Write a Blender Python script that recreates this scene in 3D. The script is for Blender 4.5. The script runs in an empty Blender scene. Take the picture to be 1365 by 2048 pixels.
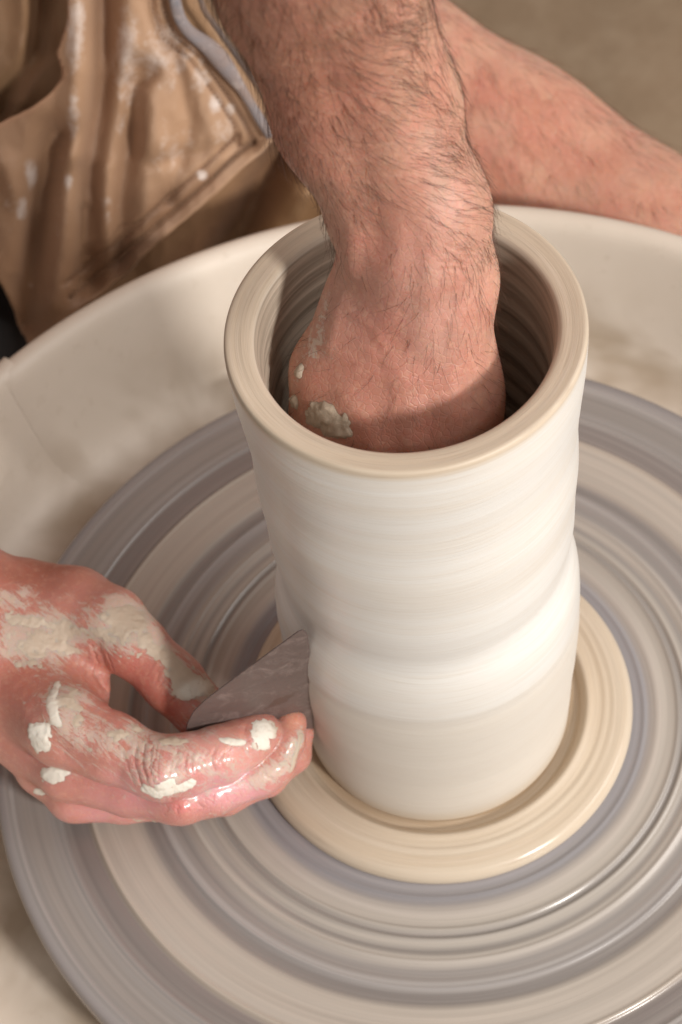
import bpy, bmesh, math, random
import numpy as np
from mathutils import Vector, Matrix
random.seed(7)
rng = np.random.default_rng(7)
SC = bpy.context.scene
S = 0.008            # one working unit is 8 mm; the scene itself is in metres
# ------------------------------------------------------------------ camera
CC = np.array([0.0, -47.12129729, 83.70328302])
CR = np.array([[0.99563873, 0.08465101767, 0.03921389713],
               [-0.04685766133, 0.81721970758, -0.57441823537],
               [-0.08067145773, 0.57007556934, 0.81762213837]])
CF = 4036.59
def at(x, y, d):
    return CC + CR @ np.array([(x - 682.5) / CF * d, -(y - 1024) / CF * d, -d])
def project(P):
    c = (np.asarray(P, float) - CC) @ CR
    d = -c[:, 2]
    return 682.5 + c[:, 0] / d * CF, 1024 - c[:, 1] / d * CF, d
cam_d = bpy.data.cameras.new('camera')
cam = bpy.data.objects.new('camera', cam_d); SC.collection.objects.link(cam)
M = Matrix([list(CR[i]) + [CC[i] * S] for i in range(3)] + [[0, 0, 0, 1]])
cam.matrix_world = M
cam_d.sensor_fit = 'VERTICAL'; cam_d.sensor_height = 36; cam_d.sensor_width = 24
cam_d.lens = CF / 2048 * 36
cam_d.clip_start = 0.02; cam_d.clip_end = 100
cam_d.dof.use_dof = True; cam_d.dof.focus_distance = 76 * S; cam_d.dof.aperture_fstop = 18
SC.camera = cam
# ------------------------------------------------------------------ light
world = bpy.data.worlds.new("World"); SC.world = world; world.use_nodes = True
bg = world.node_tree.nodes['Background']
bg.inputs[0].default_value = (1.0, 0.935, 0.87, 1); bg.inputs[1].default_value = 0.385
def lamp(name, target, direction, dist, size, power, col, shape='DISK'):
    l = bpy.data.lights.new(name, 'AREA'); l.shape = shape; l.size = size; l.energy = power; l.color = col
    o = bpy.data.objects.new(name, l); SC.collection.objects.link(o)
    d = Vector(direction).normalized()
    o.location = Vector(target) + d * dist
    o.rotation_euler = d.to_track_quat('Z', 'Y').to_euler()
    return o
lamp('key_lamp', (0, 0, 0.1), (0.56, -0.68, 0.47), 2.2, 0.27, 44, (1.0, 0.96, 0.91))
lamp('soft_window_lamp', (0, 0, 0.1), (0.95, -0.1, 0.85), 2.4, 1.3, 32, (1.0, 0.96, 0.92), 'SQUARE')
SC.view_settings.view_transform = 'Standard'; SC.view_settings.look = 'None'
SC.view_settings.exposure = 0; SC.view_settings.gamma = 1
SC.render.engine = 'CYCLES'
# ------------------------------------------------------------------ helpers
def link(o, parent=None):
    SC.collection.objects.link(o)
    if parent is not None: o.parent = parent
    return o
def tag(o, label=None, cat=None, group=None, kind=None):
    if label: o['label'] = label
    if cat: o['category'] = cat
    if group: o['group'] = group
    if kind: o['kind'] = kind
    return o
def empty(name, loc=(0, 0, 0)):
    # every builder works in world coordinates, so the base Empty stays at the origin unless told otherwise
    o = bpy.data.objects.new(name, None); o.location = loc; return link(o)
def fast_mesh(name, V, F, mat=None, parent=None, smooth=True, cols=None):
    """V (n,3) in working units; F list of (m,k) arrays of faces."""
    me = bpy.data.meshes.new(name)
    V = np.asarray(V, np.float32) * S
    if isinstance(F, np.ndarray): F = [F]
    nf = sum(len(f) for f in F)
    loops = np.concatenate([f.reshape(-1) for f in F]).astype(np.int32)
    tot = np.concatenate([np.full(len(f), f.shape[1]) for f in F]).astype(np.int32)
    start = np.concatenate([[0], np.cumsum(tot)[:-1]]).astype(np.int32)
    me.vertices.add(len(V)); me.vertices.foreach_set('co', V.reshape(-1))
    me.loops.add(len(loops)); me.loops.foreach_set('vertex_index', loops)
    me.polygons.add(nf); me.polygons.foreach_set('loop_start', start); me.polygons.foreach_set('loop_total', tot)
    me.update(calc_edges=True)
    if smooth: me.polygons.foreach_set('use_smooth', np.ones(nf, bool))
    if cols:
        for k, c in cols.items():
            c = np.asarray(c, np.float32)
            if c.ndim == 1:
                a = me.attributes.new(k, 'FLOAT', 'POINT'); a.data.foreach_set('value', c)
            else:
                a = me.attributes.new(k, 'FLOAT_COLOR', 'POINT')
                if c.shape[1] == 3: c = np.concatenate([c, np.ones((len(c), 1), np.float32)], 1)
                a.data.foreach_set('color', c.reshape(-1))
    if mat: me.materials.append(mat)
    o = bpy.data.objects.new(name, me)
    return link(o, parent)
def grid_faces(nu, nv, wrap_u=False, flip=False):
    iu = np.arange(nu if wrap_u else nu - 1); iv = np.arange(nv - 1)
    a, b = np.meshgrid(iu, iv, indexing='ij'); a2 = (a + 1) % nu
    q = np.stack([a * nv + b, a2 * nv + b, a2 * nv + b + 1, a * nv + b + 1], -1).reshape(-1, 4)
    return q[:, ::-1] if flip else q
# value noise, numpy
_perm = rng.random((64, 64, 64)).astype(np.float32)
def vnoise(P):
    P = np.asarray(P, np.float32); i = np.floor(P).astype(np.int64); f = P - i; f = f * f * (3 - 2 * f)
    i &= 63; j = (i + 1) & 63
    x0, y0, z0 = i.T; x1, y1, z1 = j.T; fx, fy, fz = f.T
    g = _perm
    c00 = g[x0, y0, z0] * (1 - fx) + g[x1, y0, z0] * fx; c10 = g[x0, y1, z0] * (1 - fx) + g[x1, y1, z0] * fx
    c01 = g[x0, y0, z1] * (1 - fx) + g[x1, y0, z1] * fx; c11 = g[x0, y1, z1] * (1 - fx) + g[x1, y1, z1] * fx
    return ((c00 * (1 - fy) + c10 * fy) * (1 - fz) + (c01 * (1 - fy) + c11 * fy) * fz) * 2 - 1
def fbm(P, s=1.0, o=3):
    P = np.asarray(P, np.float32) * s; r = 0; a = 1; t = 0
    for k in range(o):
        r = r + a * vnoise(P + 17.3 * k); t += a; P = P * 2.03; a *= .5
    return r / t
# ---------------- node helpers
def mat(name):
    m = bpy.data.materials.new(name); m.use_nodes = True
    nt = m.node_tree; return m, nt, nt.nodes['Principled BSDF']
def nd(nt, t, **kw):
    n = nt.nodes.new(t)
    for k, v in kw.items():
        if k.startswith('i_'):
            key = k[2:]; key = int(key) if key.isdigit() else key.replace('_', ' ')
            if hasattr(v, 'links') or isinstance(v, bpy.types.NodeSocket): nt.links.new(v, n.inputs[key])
            else: n.inputs[key].default_value = v
        else: setattr(n, k, v)
    return n
def mth(nt, op, a, b=None, c=None, clamp=False):
    n = nt.nodes.new('ShaderNodeMath'); n.operation = op; n.use_clamp = clamp
    for i, v in enumerate((a, b, c)):
        if v is None: continue
        if isinstance(v, bpy.types.NodeSocket): nt.links.new(v, n.inputs[i])
        else: n.inputs[i].default_value = v
    return n.outputs[0]
def mix(nt, fac, a, b, mode='MIX'):
    n = nt.nodes.new('ShaderNodeMix'); n.data_type = 'RGBA'; n.blend_type = mode
    for s, v in ((n.inputs[0], fac), (n.inputs[6], a), (n.inputs[7], b)):
        if isinstance(v, bpy.types.NodeSocket): nt.links.new(v, s)
        else: s.default_value = v if not isinstance(v, tuple) or len(v) == 4 else (*v, 1)
    return n.outputs[2]
def ramp(nt, fac, stops):
    n = nt.nodes.new('ShaderNodeValToRGB'); nt.links.new(fac, n.inputs[0])
    e = n.color_ramp.elements
    while len(e) < len(stops): e.new(0.5)
    for k, (p, c) in enumerate(stops):
        e[k].position = p; e[k].color = c if len(c) == 4 else (*c, 1)
    return n.outputs[0]
def noise(nt, vec, scale, detail=3, rough=.55, dist=0.0):
    n = nd(nt, 'ShaderNodeTexNoise'); n.inputs['Scale'].default_value = scale; n.inputs['Detail'].default_value = detail
    n.inputs['Roughness'].default_value = rough; n.inputs['Distortion'].default_value = dist
    if vec is not None: nt.links.new(vec, n.inputs['Vector'])
    return n.outputs['Fac']
def polar(nt, around, along_r, along_z):
    """position stretched into long arcs round the wheel axis: (cos*around, sin*around, r*along_r + z*along_z)"""
    tc = nd(nt, 'ShaderNodeTexCoord').outputs['Object']
    sp = nd(nt, 'ShaderNodeSeparateXYZ', i_Vector=tc)
    x, y, z = sp.outputs
    r = mth(nt, 'SQRT', mth(nt, 'ADD', mth(nt, 'MULTIPLY', x, x), mth(nt, 'MULTIPLY', y, y)))
    r = mth(nt, 'MAXIMUM', r, 1e-4)
    cb = nd(nt, 'ShaderNodeCombineXYZ')
    nt.links.new(mth(nt, 'MULTIPLY', mth(nt, 'DIVIDE', x, r), around), cb.inputs[0])
    nt.links.new(mth(nt, 'MULTIPLY', mth(nt, 'DIVIDE', y, r), around), cb.inputs[1])
    nt.links.new(mth(nt, 'ADD', mth(nt, 'MULTIPLY', r, along_r), mth(nt, 'MULTIPLY', z, along_z)), cb.inputs[2])
    return cb.outputs[0], r, z
def bump(nt, h, strength, dist, prev=None):
    n = nd(nt, 'ShaderNodeBump'); n.inputs['Strength'].default_value = strength; n.inputs['Distance'].default_value = dist
    nt.links.new(h, n.inputs['Height'])
    if prev is not None: nt.links.new(prev, n.inputs['Normal'])
    return n.outputs['Normal']
# ------------------------------------------------------------------ materials
def m_clay_wall():
    m, nt, b = mat('wet_clay')
    v, r, z = polar(nt, 0.9, 900, 900)
    n1 = noise(nt, v, 1.0, 4, .6)
    v2, _, _ = polar(nt, 2.2, 2600, 2600)
    n2 = noise(nt, v2, 1.0, 3, .6)
    at_ = nd(nt, 'ShaderNodeAttribute', attribute_name='tint')
    sk = mth(nt, 'ADD', .8, mth(nt, 'MULTIPLY', nd(nt, 'ShaderNodeAttribute', attribute_name='streak').outputs['Fac'], 2.2))
    c = mix(nt, mth(nt, 'MULTIPLY', mth(nt, 'SUBTRACT', n1, .47, clamp=True), sk, clamp=True), at_.outputs['Color'], (0.62, 0.52, 0.42), 'MIX')
    c = mix(nt, mth(nt, 'MULTIPLY', mth(nt, 'SUBTRACT', n2, .52, clamp=True), sk, clamp=True), c, (0.40, 0.31, 0.23), 'MIX')
    nt.links.new(c, b.inputs['Base Color'])
    a2 = nd(nt, 'ShaderNodeAttribute', attribute_name='gloss').outputs['Fac']
    nt.links.new(mth(nt, 'SUBTRACT', .62, mth(nt, 'MULTIPLY', a2, .36)), b.inputs['Roughness'])
    b.inputs['Specular IOR Level'].default_value = .45
    b.inputs['Subsurface Weight'].default_value = .08; b.inputs['Subsurface Radius'].default_value = (.004, .0035, .003)
    h = mth(nt, 'ADD', mth(nt, 'MULTIPLY', n1, 1.0), mth(nt, 'MULTIPLY', n2, .6))
    nt.links.new(bump(nt, h, .22, .0006), b.inputs['Normal'])
    return m
def m_wheel():
    m, nt, b = mat('slip_covered_metal')
    v, r, z = polar(nt, 0.8, 420, 0)
    n1 = noise(nt, v, 1.0, 4, .6)
    v2, _, _ = polar(nt, 1.4, 2200, 0)
    n2 = noise(nt, v2, 1.0, 3, .6)
    at_ = nd(nt, 'ShaderNodeAttribute', attribute_name='tint')
    c = mix(nt, mth(nt, 'MULTIPLY', mth(nt, 'SUBTRACT', n1, .5, clamp=True), 1.1, clamp=True), at_.outputs['Color'], (0.40, 0.36, 0.32))
    c = mix(nt, mth(nt, 'MULTIPLY', mth(nt, 'SUBTRACT', n2, .55, clamp=True), .9, clamp=True), c, (0.17, 0.14, 0.12))
    nt.links.new(c, b.inputs['Base Color'])
    b.inputs['Roughness'].default_value = .22; b.inputs['Specular IOR Level'].default_value = .5
    h = mth(nt, 'ADD', n1, mth(nt, 'MULTIPLY', n2, .5))
    nt.links.new(bump(nt, h, .10, .0005), b.inputs['Normal'])
    return m
def m_pan():
    m, nt, b = mat('stained_pan_plastic')
    tc = nd(nt, 'ShaderNodeTexCoord').outputs['Object']
    n1 = noise(nt, tc, 11, 5, .6, .6); n2 = noise(nt, tc, 120, 3, .6); n3 = noise(nt, tc, 22, 3, .5, .3)
    _, r, z = polar(nt, 1, 1, 1)
    # brown slip stains cling low on the wall, where spray from the wheel lands
    low = mth(nt, 'SUBTRACT', 1.0, mth(nt, 'DIVIDE', mth(nt, 'ADD', z, .016), .036), clamp=True)
    low = mth(nt, 'MULTIPLY', low, low)
    st = mth(nt, 'MULTIPLY', mth(nt, 'MULTIPLY', mth(nt, 'SUBTRACT', n3, .40, clamp=True), 5, clamp=True), low)
    c = mix(nt, n1, (0.60, 0.515, 0.425), (0.70, 0.62, 0.535))
    c = mix(nt, mth(nt, 'MULTIPLY', st, .55), c, (0.23, 0.145, 0.065))
    c = mix(nt, mth(nt, 'MULTIPLY', mth(nt, 'SUBTRACT', n2, .60, clamp=True), 1.8, clamp=True), c, (0.45, 0.36, 0.27))
    nt.links.new(c, b.inputs['Base Color'])
    nt.links.new(mth(nt, 'ADD', .36, mth(nt, 'MULTIPLY', n1, .25)), b.inputs['Roughness'])
    nt.links.new(bump(nt, n1, .15, .003), b.inputs['Normal'])
    b.inputs['Subsurface Weight'].default_value = .05; b.inputs['Subsurface Radius'].default_value = (.006, .005, .004)
    return m
def m_skin():
    m, nt, b = mat('skin')
    tc = nd(nt, 'ShaderNodeTexCoord').outputs['Object']
    t = nd(nt, 'ShaderNodeAttribute', attribute_name='tint').outputs['Color']
    wet = nd(nt, 'ShaderNodeAttribute', attribute_name='wet').outputs['Fac']
    slip = nd(nt, 'ShaderNodeAttribute', attribute_name='slip').outputs['Fac']
    dry = mth(nt, 'SUBTRACT', 1.0, wet)
    n1 = noise(nt, tc, 70, 4, .6); n2 = noise(nt, tc, 420, 3, .6); n3 = noise(nt, tc, 18, 3, .5)
    c = mix(nt, mth(nt, 'MULTIPLY', mth(nt, 'SUBTRACT', n1, .42, clamp=True), 2.6, clamp=True), t, (0.56, 0.235, 0.175), 'MIX')
    c = mix(nt, .8, t, c)
    c = mix(nt, mth(nt, 'MULTIPLY', mth(nt, 'SUBTRACT', n2, .5, clamp=True), 1.5, clamp=True), c, (0.72, 0.44, 0.32), 'MIX')
    c = mix(nt, mth(nt, 'MULTIPLY', mth(nt, 'SUBTRACT', n3, .48, clamp=True), 1.6, clamp=True), c, (0.46, 0.18, 0.125))
    # thin dried slip, streaky and broken
    vo = nd(nt, 'ShaderNodeTexVoronoi', feature='DISTANCE_TO_EDGE'); vo.inputs['Scale'].default_value = 480; nt.links.new(tc, vo.inputs['Vector'])
    cell = vo.outputs['Distance']
    ax = []
    e1 = CR @ np.array([.77, -.64, .0]); e2 = np.cross(CR[:, 2], e1)
    for e, k in ((e1, 75), (e2, 330), (CR[:, 2], 330)):
        dn = nd(nt, 'ShaderNodeVectorMath', operation='DOT_PRODUCT'); nt.links.new(tc, dn.inputs[0]); dn.inputs[1].default_value = tuple(e * k); ax.append(dn.outputs['Value'])
    cv = nd(nt, 'ShaderNodeCombineXYZ', i_0=ax[0], i_1=ax[1], i_2=ax[2]).outputs[0]
    sn = mth(nt, 'ADD', mth(nt, 'MULTIPLY', noise(nt, cv, 1.0, 5, .7, 1.4), .8), mth(nt, 'MULTIPLY', noise(nt, tc, 110, 5, .7, 1.0), .5))
    sn = mth(nt, 'ADD', mth(nt, 'MULTIPLY', mth(nt, 'SUBTRACT', sn, .65), 1.9), .47)
    sm = mth(nt, 'MULTIPLY', mth(nt, 'SUBTRACT', mth(nt, 'ADD', slip, sn), 1.0, clamp=True), 4.5, clamp=True)
    sm = mth(nt, 'MULTIPLY', sm, .74)
    c = mix(nt, sm, c, (0.61, 0.51, 0.43))
    nt.links.new(c, b.inputs['Base Color'])
    rr = mth(nt, 'ADD', mth(nt, 'MULTIPLY', dry, .24), .27)
    rr = mth(nt, 'ADD', rr, mth(nt, 'MULTIPLY', n2, .10))
    rr = mth(nt, 'ADD', rr, mth(nt, 'MULTIPLY', sm, .25), clamp=True)
    nt.links.new(rr, b.inputs['Roughness'])
    nt.links.new(mth(nt, 'MULTIPLY', wet, .45), b.inputs['Coat Weight']); b.inputs['Coat Roughness'].default_value = .16
    b.inputs['Specular IOR Level'].default_value = .5
    b.subsurface_method = 'RANDOM_WALK'
    b.inputs['Subsurface Weight'].default_value = 1.0
    b.inputs['Subsurface Radius'].default_value = (1.0, .36, .22)
    b.inputs['Subsurface Scale'].default_value = .0022
    h = mth(nt, 'ADD', mth(nt, 'MULTIPLY', mth(nt, 'MINIMUM', cell, .12), 5.0), mth(nt, 'MULTIPLY', n2, .9))
    cr = nd(nt, 'ShaderNodeAttribute', attribute_name='crease').outputs['Fac']
    nrm = bump(nt, h, .45, .00026)
    nrm = bump(nt, mth(nt, 'MULTIPLY', cr, -1.0), .8, .0006, nrm)
    nrm = bump(nt, sm, .5, .0003, nrm)
    nt.links.new(nrm, b.inputs['Normal'])
    return m
def m_simple(name, col, rough=.6, var=.25, scale=60, metallic=0, bumpd=.0005):
    m, nt, b = mat(name)
    tc = nd(nt, 'ShaderNodeTexCoord').outputs['Object']
    n = noise(nt, tc, scale, 5, .65)
    d = tuple(x * (1 - var) for x in col); e = tuple(min(1, x * (1 + var)) for x in col)
    nt.links.new(mix(nt, n, d, e), b.inputs['Base Color'])
    b.inputs['Roughness'].default_value = rough; b.inputs['Metallic'].default_value = metallic
    nt.links.new(bump(nt, n, .4, bumpd), b.inputs['Normal'])
    return m
def m_rib():
    m, nt, b = mat('scuffed_steel')
    tc = nd(nt, 'ShaderNodeTexCoord').outputs['Object']
    mp = nd(nt, 'ShaderNodeMapping'); nt.links.new(tc, mp.inputs[0]); mp.inputs['Rotation'].default_value = (0.3, .6, .2); mp.inputs['Scale'].default_value = (1, 1, 6)
    n1 = noise(nt, mp.outputs[0], 60, 5, .7); n2 = noise(nt, tc, 700, 3, .6); n3 = noise(nt, tc, 130, 4, .7, 1.0)
    c = mix(nt, n1, (0.13, 0.095, 0.085), (0.215, 0.16, 0.145))
    c = mix(nt, mth(nt, 'MULTIPLY', mth(nt, 'SUBTRACT', n3, .52, clamp=True), 4, clamp=True), c, (0.30, 0.235, 0.215))
    c = mix(nt, mth(nt, 'MULTIPLY', mth(nt, 'SUBTRACT', n2, .58, clamp=True), 4, clamp=True), c, (0.13, 0.09, 0.08))
    nt.links.new(c, b.inputs['Base Color'])
    b.inputs['Metallic'].default_value = .35
    nt.links.new(mth(nt, 'ADD', .35, mth(nt, 'MULTIPLY', n1, .3)), b.inputs['Roughness'])
    nt.links.new(bump(nt, mth(nt, 'ADD', n2, n3), .25, .0003), b.inputs['Normal'])
    return m
def m_clay_lump():
    m, nt, b = mat('drying_clay')
    tc = nd(nt, 'ShaderNodeTexCoord').outputs['Object']
    n1 = noise(nt, tc, 300, 4, .7, .5); n2 = noise(nt, tc, 90, 3, .6)
    at_ = nd(nt, 'ShaderNodeAttribute', attribute_name='tint').outputs['Color']
    c = mix(nt, mth(nt, 'MULTIPLY', mth(nt, 'SUBTRACT', n2, .4, clamp=True), 1.6, clamp=True), at_, (0.60, 0.50, 0.40))
    c = mix(nt, mth(nt, 'MULTIPLY', mth(nt, 'SUBTRACT', n1, .57, clamp=True), 2.4, clamp=True), c, (0.42, 0.31, 0.23))
    nt.links.new(c, b.inputs['Base Color']); b.inputs['Roughness'].default_value = .55
    b.inputs['Subsurface Weight'].default_value = .15; b.inputs['Subsurface Radius'].default_value = (.003, .002, .0015)
    nt.links.new(bump(nt, n1, .6, .0008), b.inputs['Normal'])
    return m
def m_cloth():
    m, nt, b = mat('dusty_canvas')
    tc = nd(nt, 'ShaderNodeTexCoord').outputs['Object']
    t = nd(nt, 'ShaderNodeAttribute', attribute_name='tint').outputs['Color']
    du = nd(nt, 'ShaderNodeAttribute', attribute_name='dust_and_sheen').outputs['Fac']
    n1 = noise(nt, tc, 28, 6, .68, .5); n2 = noise(nt, tc, 160, 5, .7)
    c = mix(nt, mth(nt, 'MULTIPLY', mth(nt, 'SUBTRACT', n1, .35, clamp=True), 1.3, clamp=True), t, (0.36, 0.20, 0.11))
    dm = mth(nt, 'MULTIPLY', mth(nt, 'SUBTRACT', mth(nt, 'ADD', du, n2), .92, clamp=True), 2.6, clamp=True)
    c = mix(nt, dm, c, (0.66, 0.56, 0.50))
    nt.links.new(c, b.inputs['Base Color']); b.inputs['Roughness'].default_value = .55
    b.inputs['Sheen Weight'].default_value = .1
    w = nd(nt, 'ShaderNodeTexWave'); w.inputs['Scale'].default_value = 420; w.inputs['Distortion'].default_value = .5; nt.links.new(tc, w.inputs[0])
    nt.links.new(bump(nt, mth(nt, 'ADD', mth(nt, 'MULTIPLY', w.outputs['Fac'], .3), n1), .5, .0015), b.inputs['Normal'])
    return m
def m_floor():
    m, nt, b = mat('concrete_floor')
    tc = nd(nt, 'ShaderNodeTexCoord').outputs['Object']
    n1 = noise(nt, tc, 3.2, 6, .7, .4); n2 = noise(nt, tc, 22, 4, .65)
    c = mix(nt, ramp(nt, n1, [(.3, (0, 0, 0)), (.7, (1, 1, 1))]), (0.22, 0.145, 0.085), (0.34, 0.235, 0.15))
    c = mix(nt, mth(nt, 'MULTIPLY', mth(nt, 'SUBTRACT', n2, .45, clamp=True), 1.8, clamp=True), c, (0.38, 0.28, 0.19))
    nt.links.new(c, b.inputs['Base Color']); b.inputs['Roughness'].default_value = .7
    nt.links.new(bump(nt, n2, .4, .004), b.inputs['Normal'])
    return m
MC, MW, MP, MS, MR, ML, MA, MF = m_clay_wall(), m_wheel(), m_pan(), m_skin(), m_rib(), m_clay_lump(), m_cloth(), m_floor()

# ------------------------------------------------------------------ floor
def floor():
    n = 60; g = np.linspace(-600, 600, n)
    X, Y = np.meshgrid(g, g, indexing='ij')
    V = np.stack([X, Y + 80, np.full_like(X, -72)], -1).reshape(-1, 3)
    tag(fast_mesh('floor', V, grid_faces(n, n), MF), kind='structure')
floor()
# ------------------------------------------------------------------ turned things
def revolve(name, prof, seg, material, parent=None, colf=None, rfun=None, closed_center=False):
    """prof (n,2) of r,z. colf(theta, r, z, idx)->dict of attributes. rfun(theta,r,z)->(r,z)"""
    prof = np.asarray(prof, float); n = len(prof)
    th = np.arange(seg) / seg * 2 * np.pi
    T, I = np.meshgrid(th, np.arange(n), indexing='ij')
    R_, Z_ = prof[I, 0], prof[I, 1]
    if rfun is not None: R2, Z2 = rfun(T, R_, Z_)
    else: R2, Z2 = R_, Z_
    V = np.stack([R2 * np.cos(T), R2 * np.sin(T), Z2], -1).reshape(-1, 3)
    cols = colf(T.reshape(-1), R_.reshape(-1), Z_.reshape(-1), I.reshape(-1)) if colf else None
    return fast_mesh(name, V, grid_faces(seg, n, True), material, parent, cols=cols)
def densify(pts, step):
    """Catmull-Rom through points, roughly even step"""
    P = np.asarray(pts, float); P = np.vstack([2 * P[0] - P[1], P, 2 * P[-1] - P[-2]]); out = []
    for i in range(1, len(P) - 2):
        L = np.linalg.norm(P[i + 1] - P[i]); k = max(2, int(L / step))
        t = np.arange(k)[:, None] / k
        a, b_, c, d = P[i - 1], P[i], P[i + 1], P[i + 2]
        out.append(.5 * (2 * b_ + (c - a) * t + (2 * a - 5 * b_ + 4 * c - d) * t ** 2 + (3 * b_ - a - 3 * c + d) * t ** 3))
    return np.vstack(out + [P[-2][None]])
# the wheel: slip rings by radius (colour of the dried and wet slip, read ring by ring)
RINGS = [(0, .33, .30, .27), (8.6, .27, .245, .24), (8.9, .25, .23, .235), (9.9, .25, .235, .24), (10.2, .42, .37, .32), (10.45, .48, .42, .36), (10.7, .42, .37, .31),
         (11.25, .43, .38, .32), (11.42, .22, .19, .165), (11.62, .25, .22, .19), (11.75, .42, .37, .31), (12.0, .43, .38, .32), (12.15, .26, .23, .20), (12.3, .27, .235, .205),
         (12.42, .43, .38, .32), (12.9, .40, .35, .30), (13.15, .27, .24, .215), (13.5, .24, .205, .18), (13.65, .34, .31, .285), (13.95, .33, .30, .28),
         (14.15, .20, .17, .15), (14.62, .20, .17, .148), (14.85, .42, .36, .295), (15.3, .45, .385, .315), (16.7, .46, .395, .325), (17.0, .50, .42, .33), (17.12, .19, .15, .13),
         (18.25, .19, .155, .135), (18.4, .33, .30, .275), (18.55, .23, .20, .18), (18.72, .30, .27, .245), (19.0, .27, .235, .205), (19.9, .26, .225, .195), (20.25, .28, .25, .225),
         (20.6, .34, .31, .29), (20.85, .25, .22, .21), (21.2, .22, .195, .18)]
RA = np.array(RINGS)
def ringcol(T, R_, Z_, I):
    Rw = R_ + .10 * np.sin(T * 1 + .7) * (R_ > 9)         # slip rings are not perfectly centred
    c = sum(np.stack([np.interp(Rw + d_, RA[:, 0], RA[:, k]) for k in (1, 2, 3)], 1) for d_ in (-.08, 0, .08)) / 3; c = c * .84 + .072
    w = 1 + .11 * vnoise(np.stack([np.cos(T) * 1.1 + 9, np.sin(T) * 1.1 + 9, R_ * 4.2], 1)) + .07 * vnoise(np.stack([np.cos(T) * 2 + 3, np.sin(T) * 2 + 3, R_ * 11], 1))
    return {'tint': c * w[:, None] * np.array([.94, .93, .945])}
def wheel():
    w = empty('potters_wheel')
    tag(w, 'round metal wheel head ringed with grey and cream slip under the clay cylinder', 'potter\'s wheel')
    r = np.arange(0.02, 20.9, .055)
    lum = np.interp(r, RA[:, 0], RA[:, 1])
    k = np.exp(-np.linspace(-2, 2, 9) ** 2); k /= k.sum(); lum = np.convolve(np.pad(lum, 4, 'edge'), k, 'valid')
    z = (lum - .3) * .40 + .012 * np.sin(r * 5.1) * (r > 8)
    for r0, a in ((9.7, .05), (11.3, .08), (11.72, .07), (12.75, .075), (14.0, .07), (17.02, .10), (18.45, .06), (20.5, .06)): z = z + a * np.exp(-((r - r0) / .11) ** 2)
    z = z * np.clip((r - 6) / 2, 0, 1)
    pr = list(zip(r, z)) + [(20.95, -.03), (21.05, -.07), (21.15, -.16), (21.2, -.3), (21.2, -1.0), (21.1, -1.15), (20.8, -1.2), (8, -1.2), (8, -3), (3, -3.2)]
    revolve('wheel_head', pr, 256, MW, w, ringcol)
    sh = [(2.5, -1.3), (2.5, -20), (2.2, -22)]
    revolve('drive_shaft', sh, 40, m_simple('shaft_steel', (.3, .29, .28), .4, metallic=.8), w)
    return w
wheel()
# clay pad under the cylinder
def pad():
    pts = [(5.6, .30), (6.1, .34), (6.35, .36), (6.62, .40), (6.8, .62), (7.0, .83), (7.2, .88), (7.5, .80), (7.9, .78), (8.3, .74), (8.7, .68), (8.9, .58), (9.05, .40), (9.12, .2), (9.1, .02)]
    pr = densify(pts, .05)
    def cf(T, R_, Z_, I):
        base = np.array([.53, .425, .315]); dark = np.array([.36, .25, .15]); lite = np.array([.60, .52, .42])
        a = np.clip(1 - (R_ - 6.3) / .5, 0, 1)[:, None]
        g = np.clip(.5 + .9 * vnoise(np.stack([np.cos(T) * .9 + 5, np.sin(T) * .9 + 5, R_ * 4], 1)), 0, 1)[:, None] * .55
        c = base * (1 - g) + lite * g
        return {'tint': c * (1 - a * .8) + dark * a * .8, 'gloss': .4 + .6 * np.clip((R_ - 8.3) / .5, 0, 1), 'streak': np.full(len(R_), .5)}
    def rf(T, R_, Z_):
        return R_ + .10 * np.sin(T + 1) * np.clip(R_ - 7, 0, 1) * .6, Z_ + .03 * np.sin(2 * T + 3 * R_) + .010 * np.sin(R_ * 17) + .03 * vnoise(np.stack([R_ * 5, R_ * 0, T * 0], -1).reshape(-1, 3)).reshape(R_.shape)
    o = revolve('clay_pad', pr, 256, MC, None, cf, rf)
    tag(o, 'flat tan ring of wet clay on the wheel around the foot of the cylinder', 'clay pad')
pad()
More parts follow.
